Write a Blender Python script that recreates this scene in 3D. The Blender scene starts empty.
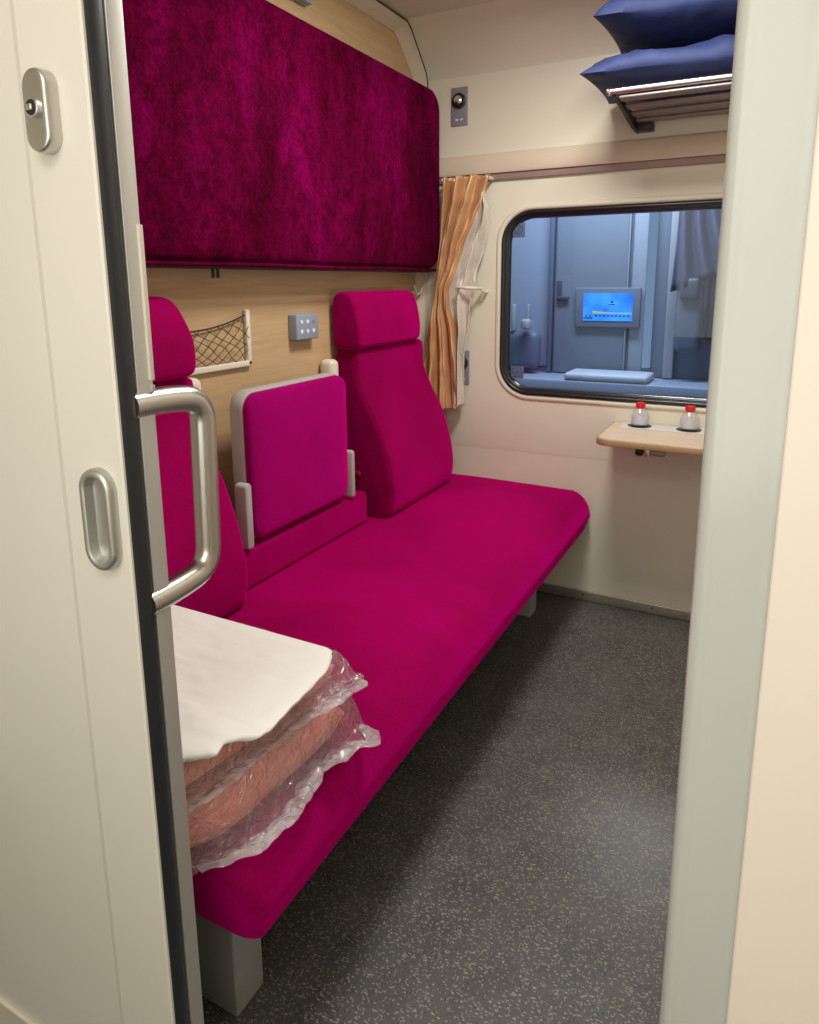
import bpy, bmesh, math, random
from mathutils import Vector, Matrix, noise
random.seed(7)
SC = bpy.context.scene
COL = SC.collection

# ------------------------------------------------------------------ camera
YAW, PITCH, ROLL, FPX, CYPX, HCAM = 0.48321749, 0.19759634, -0.007635562, 697.8, 421.76, 1.30
fw = Vector((-math.sin(YAW)*math.cos(PITCH), math.cos(YAW)*math.cos(PITCH), -math.sin(PITCH)))
rt = fw.cross(Vector((0, 0, 1))).normalized(); up = rt.cross(fw)
rt2 = rt*math.cos(ROLL)+up*math.sin(ROLL); up2 = up*math.cos(ROLL)-rt*math.sin(ROLL)
cd = bpy.data.cameras.new('camera'); cam = bpy.data.objects.new('camera', cd); COL.objects.link(cam)
m3 = Matrix((rt2, up2, -fw)).transposed()
cam.matrix_world = Matrix.Translation((0, 0, HCAM)) @ m3.to_4x4()
cd.sensor_fit = 'HORIZONTAL'; cd.sensor_width = 36; cd.lens = 36*FPX/819
# aspect is portrait: the fit dimension is the width
cd.shift_x = 0.0; cd.shift_y = -(512-CYPX)/819
cd.clip_start = 0.02; cd.clip_end = 60
SC.camera = cam

# ------------------------------------------------------------------ world, exposure, lights
w = bpy.data.worlds.new('world'); SC.world = w; w.use_nodes = True
w.node_tree.nodes['Background'].inputs[0].default_value = (0.30, 0.34, 0.40, 1)
w.node_tree.nodes['Background'].inputs[1].default_value = 0.3
vs = SC.view_settings
vs.view_transform = 'Standard'; vs.look = 'None'; vs.gamma = 1; vs.use_curve_mapping = False
vs.exposure = 0.22

def area(name, loc, size, power, color, rot=(0, 0, 0)):
    l = bpy.data.lights.new(name, 'AREA'); l.shape = 'RECTANGLE'; l.size, l.size_y = size
    l.energy = power; l.color = color
    o = bpy.data.objects.new(name, l); COL.objects.link(o); o.location = loc; o.rotation_euler = rot
    return o
area('compartment_ceiling_lamp', (-0.46, 1.74, 2.245), (0.32, 0.40), 20, (1.0, 0.97, 0.925))
area('corridor_ceiling_lamp', (-0.15, -0.33, 2.20), (0.9, 0.30), 6.5, (1.0, 0.98, 0.95), (math.radians(28), 0, 0))
area('corridor_fill_light', (-0.35, -0.56, 1.35), (1.5, 1.0), 7.0, (1.0, 0.99, 0.98), (math.radians(90), 0, 0))  # soft fill added behind the camera to even out the corridor; no window built
area('neighbour_fill_light', (-0.8, 3.45, 2.2), (1.0, 0.25), 27, (0.90, 0.95, 1.0))  # added light to brighten the room beyond the glass, no fitting there

# ------------------------------------------------------------------ materials
def srgb(r, g, b):
    f = lambda c: (c/255/12.92 if c/255 <= 0.04045 else ((c/255+0.055)/1.055)**2.4)
    return (f(r), f(g), f(b), 1)

def mat(name, base, rough=0.5, metal=0.0, spec=0.5, coat=0.0):
    m = bpy.data.materials.new(name); m.use_nodes = True
    b = m.node_tree.nodes['Principled BSDF']
    b.inputs['Base Color'].default_value = base
    b.inputs['Roughness'].default_value = rough
    b.inputs['Metallic'].default_value = metal
    b.inputs['Specular IOR Level'].default_value = spec
    b.inputs['Coat Weight'].default_value = coat
    return m

def N(m, t, **kw):
    n = m.node_tree.nodes.new(t)
    for k, v in kw.items():
        setattr(n, k, v)
    return n

def coords(m, scale=(1, 1, 1), rot=(0, 0, 0)):
    tc = N(m, 'ShaderNodeTexCoord'); mp = N(m, 'ShaderNodeMapping')
    mp.inputs['Scale'].default_value = scale; mp.inputs['Rotation'].default_value = rot
    m.node_tree.links.new(tc.outputs['Object'], mp.inputs['Vector'])
    return mp.outputs[0]

def noise_tex(m, vec, scale, detail=3, rough=0.55, dist=0.0):
    n = N(m, 'ShaderNodeTexNoise')
    n.inputs['Scale'].default_value = scale; n.inputs['Detail'].default_value = detail
    n.inputs['Roughness'].default_value = rough; n.inputs['Distortion'].default_value = dist
    m.node_tree.links.new(vec, n.inputs['Vector'])
    return n.outputs[0]

def ramp(m, fac, stops, interp='LINEAR'):
    r = N(m, 'ShaderNodeValToRGB'); r.color_ramp.interpolation = interp
    e = r.color_ramp.elements
    while len(e) < len(stops):
        e.new(0.5)
    for q, (p, c) in zip(e, stops):
        q.position = p; q.color = c
    m.node_tree.links.new(fac, r.inputs[0])
    return r.outputs[0]

def mixc(m, fac, a, b, mode='MIX'):
    x = N(m, 'ShaderNodeMix', data_type='RGBA', blend_type=mode)
    L = m.node_tree.links
    for i, v in ((0, fac), (6, a), (7, b)):
        if hasattr(v, 'is_output') or isinstance(v, bpy.types.NodeSocket):
            L.new(v, x.inputs[i])
        else:
            x.inputs[i].default_value = v
    return x.outputs[2]

def bump(m, height, strength=0.2, dist=0.002):
    b = N(m, 'ShaderNodeBump'); b.inputs['Strength'].default_value = strength
    b.inputs['Distance'].default_value = dist
    m.node_tree.links.new(height, b.inputs['Height'])
    m.node_tree.links.new(b.outputs[0], m.node_tree.nodes['Principled BSDF'].inputs['Normal'])

def setc(m, sock, inp='Base Color'):
    m.node_tree.links.new(sock, m.node_tree.nodes['Principled BSDF'].inputs[inp])

def velvet(name, lo, mid, hi, big=2.2, fine=60.0, sheen=0.25):
    m = mat(name, mid, 0.9, spec=0.05)
    v = coords(m)
    n1 = noise_tex(m, v, big, 4, 0.6, 0.6)
    n2 = noise_tex(m, v, fine, 3, 0.7)
    c1 = ramp(m, n1, [(0.30, lo), (0.52, mid), (0.72, hi)])
    c2 = ramp(m, n2, [(0.30, (0.86, 0.86, 0.86, 1)), (0.70, (1.12, 1.12, 1.12, 1))])
    setc(m, mixc(m, 1.0, c1, c2, 'MULTIPLY'))
    b = m.node_tree.nodes['Principled BSDF']
    b.inputs['Sheen Weight'].default_value = sheen
    b.inputs['Sheen Roughness'].default_value = 0.55
    b.inputs['Sheen Tint'].default_value = (0.85, 0.0, 0.30, 1)
    bump(m, n2, 0.25, 0.001)
    return m

M = {}
M['velvet'] = velvet('magenta_velvet', (0.16, 0.0, 0.030, 1), (0.27, 0.0, 0.062, 1), (0.35, 0.0, 0.105, 1), 1.8, 160, 1.0)
M['velvet_pad'] = velvet('magenta_pad_velvet', (0.24, 0.001, 0.090, 1), (0.28, 0.001, 0.11, 1), (0.31, 0.002, 0.13, 1), 4.0, 160, 1.0)
# the folded bunk: nap brushed in blotches
def bunk_velvet():
    m = mat('blotched_bunk_velvet', (0.2, 0, 0.05, 1), 0.9, spec=0.03)
    v = coords(m, (1, 1, 0.9)); vs_ = coords(m, (1, 1, 0.4))
    n1 = noise_tex(m, vs_, 5.0, 5, 0.62, 0.5)
    n2 = noise_tex(m, v, 26.0, 4, 0.75, 0.8)
    n3 = noise_tex(m, v, 150.0, 2, 0.6)
    c1 = ramp(m, n1, [(0.36, (0.058, 0, 0.011, 1)), (0.54, (0.105, 0, 0.026, 1)), (0.72, (0.18, 0, 0.066, 1))])
    c2 = ramp(m, n2, [(0.34, (0.60, 0.60, 0.60, 1)), (0.66, (1.4, 1.4, 1.4, 1))])
    c3 = ramp(m, n3, [(0.34, (0.70, 0.70, 0.70, 1)), (0.68, (1.3, 1.3, 1.3, 1))])
    setc(m, mixc(m, 1.0, mixc(m, 1.0, c1, c2, 'MULTIPLY'), c3, 'MULTIPLY'))
    b = m.node_tree.nodes['Principled BSDF']
    b.inputs['Sheen Weight'].default_value = 0.08; b.inputs['Sheen Roughness'].default_value = 0.4
    b.inputs['Sheen Tint'].default_value = (0.8, 0.03, 0.4, 1)
    bump(m, n3, 0.25, 0.001)
    return m
M['bunk'] = bunk_velvet()

def paint(name, c, rough=0.42, var=0.04, spec=0.4):
    m = mat(name, c, rough, spec=spec)
    v = coords(m)
    n = noise_tex(m, v, 1.7, 3)
    k = 1-var; h = 1+var
    setc(m, mixc(m, 1.0, c, ramp(m, n, [(0.3, (k, k, k, 1)), (0.7, (h, h, h, 1))]), 'MULTIPLY'))
    return m
M['cream'] = paint('cream_wall_laminate', srgb(226, 221, 201), 0.38)
M['cream_low'] = paint('cream_lower_wall', srgb(224, 216, 196), 0.42)
M['ceil'] = paint('ceiling_laminate', srgb(214, 204, 188), 0.5)
M['door'] = paint('cream_door_paint', srgb(226, 221, 207), 0.33)
M['doorwall'] = paint('cream_corridor_panel', srgb(240, 229, 212), 0.4)
M['jamb'] = paint('pale_green_jamb', srgb(196, 199, 189), 0.20, 0.06, 0.7)
M['trim'] = paint('cream_trim', srgb(214, 200, 178), 0.45)
M['pelmet'] = paint('taupe_pelmet', srgb(214, 198, 176), 0.45)
M['rail'] = paint('brown_grey_rail', srgb(150, 128, 120), 0.45)
M['greypost'] = paint('grey_corner_post', srgb(165, 160, 152), 0.4)
M['white_plastic'] = paint('ivory_plastic', srgb(226, 218, 200), 0.35)
M['grey_plastic'] = paint('light_grey_plastic', srgb(176, 174, 168), 0.4)
M['leg'] = paint('grey_painted_leg', srgb(172, 176, 176), 0.4)
M['skirt'] = mat('brushed_skirting', srgb(168, 162, 150), 0.35, 0.6)
M['black'] = mat('black_plastic', (0.012, 0.012, 0.013, 1), 0.4)
M['rubber'] = mat('black_rubber', (0.010, 0.011, 0.012, 1), 0.30, spec=0.55)
M['doorrubber'] = mat('charcoal_rubber', (0.018, 0.021, 0.026, 1), 0.36, spec=0.6)
M['red'] = mat('red_cap', srgb(214, 20, 24), 0.35)
M['redknob'] = mat('dark_red_knob', srgb(120, 6, 14), 0.3)
M['plate'] = mat('blue_grey_plate', srgb(150, 160, 178), 0.42, 0.1)
M['plate2'] = mat('dark_grey_plate', srgb(140, 139, 148), 0.42, 0.1)

def brushed(name, c, rough, axis):
    m = mat(name, c, rough, 1.0)
    v = coords(m, tuple(2 if a == axis else 90 for a in range(3)))
    n = noise_tex(m, v, 0.5, 2)
    r = N(m, 'ShaderNodeMapRange'); r.inputs[3].default_value = rough-0.02; r.inputs[4].default_value = rough+0.05
    m.node_tree.links.new(n, r.inputs[0]); setc(m, r.outputs[0], 'Roughness')
    return m
M['steel'] = brushed('brushed_steel', (0.62, 0.60, 0.56, 1), 0.27, 2)
M['alu'] = brushed('aluminium_strip', (0.66, 0.66, 0.62, 1), 0.45, 2); M['alu'].node_tree.nodes['Principled BSDF'].inputs['Metallic'].default_value = 0.6
M['lock'] = brushed('lock_steel', (0.62, 0.60, 0.57, 1), 0.33, 0)
M['pull'] = brushed('satin_pull', (0.60, 0.60, 0.56, 1), 0.42, 2)
M['chrome'] = mat('chrome', (0.80, 0.79, 0.76, 1), 0.25, 1.0)
M['railmetal'] = mat('rack_bar_metal', (0.30, 0.27, 0.25, 1), 0.45, 0.6)
M['brass'] = mat('lock_insert', (0.75, 0.72, 0.62, 1), 0.25, 1.0)

def wood(name, a, b, along=1, rough=0.4):
    m = mat(name, a, rough, spec=0.35)
    sc = [14, 14, 14]; sc[along] = 0.9
    v = coords(m, tuple(sc))
    n = noise_tex(m, v, 3.0, 5, 0.65, 0.4)
    n2 = noise_tex(m, coords(m, tuple(s*6 for s in sc)), 3.0, 2, 0.5)
    c = ramp(m, n, [(0.28, a), (0.70, b)])
    setc(m, mixc(m, 0.18, c, ramp(m, n2, [(0.35, a), (0.65, b)]), 'MIX'))
    return m
M['wood'] = wood('pale_oak_laminate', srgb(186, 154, 114), srgb(208, 178, 138))
M['table'] = wood('table_oak_laminate', srgb(200, 180, 154), srgb(218, 200, 176), 0, 0.32)
M['tableedge'] = wood('table_edge_band', srgb(158, 126, 92), srgb(178, 148, 112), 0)

def floor_mat():
    m = mat('speckled_vinyl', srgb(60, 56, 52), 0.42, spec=0.45)
    v = coords(m)
    base = ramp(m, noise_tex(m, v, 9, 5, 0.7), [(0.3, srgb(72, 71, 69)), (0.7, srgb(92, 91, 88))])
    # elongated chips: voronoi cells stretched along a noise-turned direction
    out = base
    for i, (sc, rot, c, th) in enumerate((((95, 260, 1), 0.5, srgb(190, 184, 162), 0.30), ((260, 95, 1), 0.9, srgb(165, 166, 154), 0.30),
                                          ((120, 250, 1), 2.1, srgb(204, 192, 160), 0.28), ((180, 180, 1), 0.0, srgb(38, 36, 34), 0.34))):
        vv = coords(m, sc, (0, 0, rot))
        vo = N(m, 'ShaderNodeTexVoronoi'); vo.feature = 'F1'; vo.inputs['Scale'].default_value = 0.8
        m.node_tree.links.new(vv, vo.inputs['Vector'])
        r = ramp(m, vo.outputs['Distance'], [(th-0.12, (1, 1, 1, 1)), (th+.04, (0, 0, 0, 1))])
        # keep only some cells
        sep = N(m, 'ShaderNodeSeparateColor'); m.node_tree.links.new(vo.outputs['Color'], sep.inputs[0])
        k = ramp(m, sep.outputs[i % 3], [(0.30, (0, 0, 0, 1)), (0.46, (1, 1, 1, 1))])
        f = mixc(m, 1.0, r, k, 'MULTIPLY')
        sc2 = N(m, 'ShaderNodeSeparateColor'); m.node_tree.links.new(f, sc2.inputs[0])
        mu = N(m, 'ShaderNodeMath', operation='MULTIPLY'); mu.inputs[1].default_value = 0.48
        m.node_tree.links.new(sc2.outputs[0], mu.inputs[0])
        out = mixc(m, mu.outputs[0], out, c)
    setc(m, out)
    bump(m, noise_tex(m, v, 260, 2), 0.15, 0.0006)
    return m
M['floor'] = floor_mat()

def fabric(name, a, b, rough=0.8, scale=6, bs=0.3):
    m = mat(name, a, rough, spec=0.25)
    v = coords(m)
    setc(m, ramp(m, noise_tex(m, v, scale, 4, 0.6), [(0.3, a), (0.7, b)]))
    bump(m, noise_tex(m, v, 55, 4, 0.6, 0.5), bs, 0.003)
    return m
M['sheet'] = fabric('white_bed_linen', srgb(232, 231, 224), srgb(243, 242, 237), 0.85, 5, 0.25)
M['pink'] = fabric('salmon_blanket', srgb(255, 146, 136), srgb(255, 170, 160), 0.8, 9, 0.15)
M['navy'] = fabric('navy_pillow_cotton', srgb(42, 52, 92), srgb(50, 62, 104), 0.65, 8, 0.35)

def satin(name, a, b):
    m = mat(name, a, 0.36, spec=0.5)
    b_ = m.node_tree.nodes['Principled BSDF']
    v = coords(m, (3, 3, 0.7))
    setc(m, ramp(m, noise_tex(m, v, 6, 3), [(0.3, a), (0.7, b)]))
    b_.inputs['Metallic'].default_value = 0.25
    b_.inputs['Sheen Weight'].default_value = 0.2
    return m
M['gold'] = satin('gold_satin', srgb(192, 138, 88), srgb(232, 188, 138))  # streak tones spread wider to paint fold highlights and shade into the satin
M['lining'] = satin('ivory_satin_lining', srgb(206, 198, 184), srgb(228, 221, 208))

def glass_mat():
    m = bpy.data.materials.new('blue_tinted_window_glass'); m.use_nodes = True
    nt = m.node_tree; nt.nodes.clear()
    o = nt.nodes.new('ShaderNodeOutputMaterial'); mx = nt.nodes.new('ShaderNodeMixShader')
    t = nt.nodes.new('ShaderNodeBsdfTransparent'); g = nt.nodes.new('ShaderNodeBsdfGlossy')
    t.inputs[0].default_value = (0.60, 0.74, 0.92, 1)
    g.inputs[0].default_value = (0.9, 0.95, 1, 1); g.inputs[1].default_value = 0.02
    fr = nt.nodes.new('ShaderNodeFresnel'); fr.inputs[0].default_value = 1.45
    nt.links.new(fr.outputs[0], mx.inputs[0]); nt.links.new(t.outputs[0], mx.inputs[1]); nt.links.new(g.outputs[0], mx.inputs[2])
    nt.links.new(mx.outputs[0], o.inputs[0])
    return m
M['glass'] = glass_mat()

def film_mat(name, haze, ior, bs=1.0):
    m = bpy.data.materials.new(name); m.use_nodes = True
    nt = m.node_tree; nt.nodes.clear()
    o = nt.nodes.new('ShaderNodeOutputMaterial')
    t = nt.nodes.new('ShaderNodeBsdfTransparent'); g = nt.nodes.new('ShaderNodeBsdfGlossy'); d = nt.nodes.new('ShaderNodeBsdfTranslucent'); d2 = nt.nodes.new('ShaderNodeBsdfDiffuse')
    g.inputs[1].default_value = 0.14; d.inputs[0].default_value = (.92, .92, .92, 1); d2.inputs[0].default_value = (.92, .92, .92, 1)
    b = nt.nodes.new('ShaderNodeBump'); b.inputs['Strength'].default_value = bs; b.inputs['Distance'].default_value = 0.014
    n = noise_tex(m, coords(m, (1, 1, 1), (0.3, 0.2, 0.7)), 38, 3, 0.55, 1.6)
    nt.links.new(n, b.inputs['Height'])
    lw = nt.nodes.new('ShaderNodeLayerWeight'); lw.inputs[0].default_value = 0.5
    for q in (g, lw): nt.links.new(b.outputs[0], q.inputs['Normal'])
    pw = nt.nodes.new('ShaderNodeMath'); pw.operation = 'POWER'; pw.inputs[1].default_value = 3.0
    fr = nt.nodes.new('ShaderNodeMath'); fr.operation = 'MULTIPLY_ADD'; fr.inputs[1].default_value = 0.55; fr.inputs[2].default_value = ior
    nt.links.new(lw.outputs['Facing'], pw.inputs[0]); nt.links.new(pw.outputs[0], fr.inputs[0])
    m0 = nt.nodes.new('ShaderNodeMixShader'); m0.inputs[0].default_value = .5
    nt.links.new(d.outputs[0], m0.inputs[1]); nt.links.new(d2.outputs[0], m0.inputs[2])
    m1 = nt.nodes.new('ShaderNodeMixShader'); m1.inputs[0].default_value = haze
    nt.links.new(t.outputs[0], m1.inputs[1]); nt.links.new(m0.outputs[0], m1.inputs[2])
    m2 = nt.nodes.new('ShaderNodeMixShader'); nt.links.new(fr.outputs[0], m2.inputs[0])
    nt.links.new(m1.outputs[0], m2.inputs[1]); nt.links.new(g.outputs[0], m2.inputs[2])
    nt.links.new(m2.outputs[0], o.inputs[0])
    return m
M['film'] = film_mat('clear_plastic_film', 0.12, 0.20)
M['seam'] = film_mat('gathered_plastic_edge', 0.50, 0.14)
M['bottle'] = film_mat('clear_bottle_plastic', 0.40, 0.08, 0.05)
M['water'] = mat('bottle_label', srgb(204, 206, 218), 0.4)

def emis(name, c, s):
    m = mat(name, (0, 0, 0, 1), 0.3); b = m.node_tree.nodes['Principled BSDF']
    b.inputs['Emission Color'].default_value = c; b.inputs['Emission Strength'].default_value = s
    return m
M['dot'] = mat('pale_button', srgb(228, 240, 236), 0.4)

# ------------------------------------------------------------------ mesh helpers
def link(name, bm, m, parent=None, smooth=True, angle=35, loc=None):
    me = bpy.data.meshes.new(name)
    bmesh.ops.recalc_face_normals(bm, faces=bm.faces[:])
    bm.to_mesh(me); bm.free()
    if m: me.materials.append(m)
    if smooth:
        for p in me.polygons: p.use_smooth = True
        me.set_sharp_from_angle(angle=math.radians(angle))
    o = bpy.data.objects.new(name, me); COL.objects.link(o)
    if parent:
        o.parent = parent
        o.matrix_parent_inverse = parent.matrix_basis.inverted()
    return o

def thing(name, label, cat, loc, group=None):
    o = bpy.data.objects.new(name, None); COL.objects.link(o); o.location = loc
    o.empty_display_size = 0.05
    o['label'] = label; o['category'] = cat
    if group: o['group'] = group
    return o

def tag(o, label, cat, group=None):
    o['label'] = label; o['category'] = cat
    if group: o['group'] = group
    return o

def struct(o, label=None):
    o['kind'] = 'structure'
    if label: o['label'] = label; 
    return o

def merge(bm, b2):
    me = bpy.data.meshes.new('t'); b2.to_mesh(me); b2.free(); bm.from_mesh(me); bpy.data.meshes.remove(me)

def box(bm, x0, x1, y0, y1, z0, z1, r=0.0, seg=3, sub=0):
    b = bmesh.new()
    bmesh.ops.create_cube(b, size=1)
    for v in b.verts:
        v.co = Vector(((x0+x1)/2+v.co.x*(x1-x0), (y0+y1)/2+v.co.y*(y1-y0), (z0+z1)/2+v.co.z*(z1-z0)))
    if r > 0:
        bmesh.ops.bevel(b, geom=b.edges[:], offset=min(r, .49*min(x1-x0, y1-y0, z1-z0)), segments=seg, profile=0.5, affect='EDGES')
    merge(bm, b)
    return bm

def B(*a, **k):
    return box(bmesh.new(), *a, **k)

def prism(pts, axis, a0, a1, r=0, seg=3):
    """closed outline pts (2D in the two other axes, cyclic order) extruded along axis"""
    bm = bmesh.new()
    def P(u, v, a):
        return {0: (a, u, v), 1: (u, a, v), 2: (u, v, a)}[axis]
    lo = [bm.verts.new(P(u, v, a0)) for u, v in pts]
    hi = [bm.verts.new(P(u, v, a1)) for u, v in pts]
    n = len(pts)
    f0 = bm.faces.new(lo); f1 = bm.faces.new(hi[::-1])
    for i in range(n):
        bm.faces.new((lo[i], lo[(i+1) % n], hi[(i+1) % n], hi[i]))
    bmesh.ops.recalc_face_normals(bm, faces=bm.faces[:])
    if r > 0:
        es = [e for e in bm.edges if (e in f0.edges or e in f1.edges)]
        bmesh.ops.bevel(bm, geom=es, offset=r, segments=seg, profile=0.5, affect='EDGES', clamp_overlap=True)
    return bm

def catmull(P, n=6, closed=False):
    out = []
    L = len(P)
    rng = range(L if closed else L-1)
    for i in rng:
        p0 = P[(i-1) % L] if (closed or i > 0) else P[0]
        p1 = P[i]; p2 = P[(i+1) % L]
        p3 = P[(i+2) % L] if (closed or i+2 < L) else P[-1]
        for k in range(n):
            t = k/n
            out.append(tuple(0.5*((2*b)+(-a+c)*t+(2*a-5*b+4*c-d)*t*t+(-a+3*b-3*c+d)*t**3) for a, b, c, d in zip(p0, p1, p2, p3)))
    if not closed: out.append(tuple(P[-1]))
    return out

def tube(bm, pts, r, seg=10, cap=True, flat=1.0):
    pts = [Vector(p) for p in pts]
    rings = []; prev = None
    for i, p in enumerate(pts):
        t = (pts[min(i+1, len(pts)-1)]-pts[max(i-1, 0)]).normalized()
        if prev is None:
            a = t.orthogonal().normalized()
        else:
            a = (prev - t*prev.dot(t)).normalized()
        prev = a; b = t.cross(a)
        rings.append([bm.verts.new(p+(a*math.cos(2*math.pi*k/seg)+b*math.sin(2*math.pi*k/seg)*flat)*r) for k in range(seg)])
    for i in range(len(rings)-1):
        for k in range(seg):
            bm.faces.new((rings[i][k], rings[i][(k+1) % seg], rings[i+1][(k+1) % seg], rings[i+1][k]))
    if cap:
        bm.faces.new(rings[0][::-1]); bm.faces.new(rings[-1])
    return bm

def rounded_path(P, r, n=6):
    """polyline with filleted corners"""
    P = [Vector(p) for p in P]; out = [P[0]]
    for i in range(1, len(P)-1):
        a = (P[i-1]-P[i]).normalized(); b = (P[i+1]-P[i]).normalized()
        s = P[i]+a*r; e = P[i]+b*r
        for k in range(n+1):
            t = k/n
            out.append(s*(1-t)**2+P[i]*2*t*(1-t)+e*t*t)
    out.append(P[-1])
    return out

def rrect(u0, u1, v0, v1, r, n=10):
    r = max(r, 0.0005)
    out = []
    for cx, cy, a0 in ((u1-r, v1-r, 0), (u0+r, v1-r, 90), (u0+r, v0+r, 180), (u1-r, v0+r, 270)):
        for k in range(n+1):
            a = math.radians(a0+90*k/n)
            out.append((cx+r*math.cos(a), cy+r*math.sin(a)))
    return out

def ring(bm, u0, u1, v0, v1, r, prof, axis=1, closed=False, capin=False, n=10):
    """sweep (inset, depth) profile round a rounded rectangle; depth along axis"""
    loops = []
    for ins, d in prof:
        L = rrect(u0+ins, u1-ins, v0+ins, v1-ins, r-ins, n)
        loops.append([bm.verts.new({0: (d, u, v), 1: (u, d, v), 2: (u, v, d)}[axis]) for u, v in L])
    m = len(loops[0]); K = len(loops)
    for i in range(K if closed else K-1):
        A, Bq = loops[i], loops[(i+1) % K]
        for k in range(m):
            bm.faces.new((A[k], A[(k+1) % m], Bq[(k+1) % m], Bq[k]))
    if capin: bm.faces.new(loops[-1])
    return loops

def lathe(bm, prof, c, seg=20, axis='Z'):
    rings = []
    for r, h in prof:
        R = []
        for k in range(seg):
            a = 2*math.pi*k/seg; x, y = r*math.cos(a), r*math.sin(a)
            R.append(bm.verts.new({'Z': (c[0]+x, c[1]+y, c[2]+h), 'Y': (c[0]+x, c[1]+h, c[2]+y), 'X': (c[0]+h, c[1]+x, c[2]+y)}[axis]))
        rings.append(R)
    for i in range(len(rings)-1):
        for k in range(seg):
            bm.faces.new((rings[i][k], rings[i][(k+1) % seg], rings[i+1][(k+1) % seg], rings[i+1][k]))
    bm.faces.new(rings[0][::-1]); bm.faces.new(rings[-1])
    return bm

def grid(bm, nu, nv, f):
    V = [[bm.verts.new(f(i/nu, j/nv)) for j in range(nv+1)] for i in range(nu+1)]
    for i in range(nu):
        for j in range(nv):
            bm.faces.new((V[i][j], V[i+1][j], V[i+1][j+1], V[i][j+1]))
    return V

def knots(t, K):
    if t <= K[0][0]: return K[0][1]
    for (a, va), (b, vb) in zip(K, K[1:]):
        if t <= b:
            s = (t-a)/(b-a); s = s*s*(3-2*s)*0.5+s*0.5
            return va+(vb-va)*s
    return K[-1][1]

def nz(x, y=0, z=0, s=1):
    return noise.noise(Vector((x*s, y*s, z*s)))

# ------------------------------------------------------------------ setting
D = 2.718; XL = -1.37; XR = 0.26; WY = 0.50; ZC = 2.27
XJ0, XJ1 = -0.612, -0.0385          # door opening

struct(link('floor', B(XL-.4, XR+.6, -0.62, D+.02, -0.05, 0.0), M['floor'], smooth=False))
struct(link('ceiling', prism([(-0.62, ZC), (2.54, ZC), (2.60, ZC+.05), (-0.62, ZC+.05)], 0, XL-.4, XR+.6), M['ceil'], smooth=False))
# left wall: oak laminate
struct(link('wall_left', B(XL-.05, XL, 0.56, D+.02, 0, ZC), M['wood'], smooth=False))
struct(link('wall_right', B(XR, XR+.05, 0.56, D+.02, 0, ZC), M['cream'], smooth=False))
# far wall
WIN = (-1.003, 0.16, 0.844, 1.572, 0.125)
def far_wall():
    bm = bmesh.new()
    z0, z1 = 0.612, 2.09
    yw = D
    outer = [bm.verts.new(p) for p in ((XL, yw, z0), (XR, yw, z0), (XR, yw, z1), (XL, yw, z1))]
    inner = [bm.verts.new((u, yw, v)) for u, v in rrect(*WIN, n=10)]
    es = [bm.edges.new((outer[i], outer[(i+1) % 4])) for i in range(4)]
    es += [bm.edges.new((inner[i], inner[(i+1) % len(inner)])) for i in range(len(inner))]
    bmesh.ops.triangle_fill(bm, edges=es, use_beauty=True)
    # reveal through the wall
    back = [bm.verts.new((v.co.x, yw+.10, v.co.z)) for v in inner]
    n = len(inner)
    for i in range(n): bm.faces.new((inner[i], inner[(i+1) % n], back[(i+1) % n], back[i]))
    # lower edge of the upper panel, rounded back
    l = [bm.verts.new((x, y, z)) for (y, z) in ((yw+.0015, z0-.006), (yw+.003, z0-.016)) for x in (XL, XR)]
    bm.faces.new((outer[0], outer[1], l[1], l[0])); bm.faces.new((l[0], l[1], l[3], l[2]))
    # lower wall and the wall chamfer below the ceiling
    a = [bm.verts.new(p) for p in ((XL, yw+.003, 0), (XR, yw+.003, 0))]
    bm.faces.new((a[0], a[1], l[3], l[2]))
    c1 = [bm.verts.new(p) for p in ((XL, 2.700, 2.125), (XR, 2.700, 2.125), (XL, 2.575, 2.248), (XR, 2.575, 2.248), (XL, 2.54, ZC), (XR, 2.54, ZC))]
    bm.faces.new((outer[3], outer[2], c1[1], c1[0]))
    bm.faces.new((c1[0], c1[1], c1[3], c1[2])); bm.faces.new((c1[2], c1[3], c1[5], c1[4]))
    return bm
struct(link('wall_far', far_wall(), M['cream'], smooth=True, angle=25))
bf = link('baseboard_far', B(XL, XR, D-.003, D+.012, 0, 0.042, r=.004), M['skirt']); struct(bf)
for x in (-1.02, -0.62, -0.345, 0.0):
    link('screw', lathe(bmesh.new(), [(.004, 0), (.004, -.002), (.002, -.003)], (x, D-.003, .026), 10, 'Y'), M['black'], bf)

# corner trim on the left wall: strip that follows the ceiling, the chamfer and the corner down
def corner_trim():
    out = [(D, 0), (D, 2.09), (2.704, 2.118), (2.575, 2.243), (2.545, 2.262), (0.58, 2.262)]
    inn = [(2.672, 0), (2.672, 2.075), (2.656, 2.10), (2.535, 2.205), (2.505, 2.222), (0.58, 2.222)]
    bm = bmesh.new()
    rows = []
    for (a, b), (c, d) in zip(out, inn):
        rows.append([bm.verts.new(p) for p in ((XL, a, b), (-1.332, a, b), (-1.338, a+(c-a)*.45, b+(d-b)*.45), (XL+.004, c, d), (XL, c, d))])
    for r0, r1 in zip(rows, rows[1:]):
        for k in range(4): bm.faces.new((r0[k], r0[k+1], r1[k+1], r1[k]))
    return bm
struct(link('trim_1', corner_trim(), M['trim'], angle=20))
bm = bmesh.new()
tube(bm, [(-1.331, 0.58, 2.263), (-1.331, 2.545, 2.263), (-1.331, 2.577, 2.244), (-1.331, 2.702, 2.122), (-1.331, D-.001, 2.09), (-1.331, D-.001, 1.80)], 0.0028, 6)
struct(link('trim_2', bm, M['black']))
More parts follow.
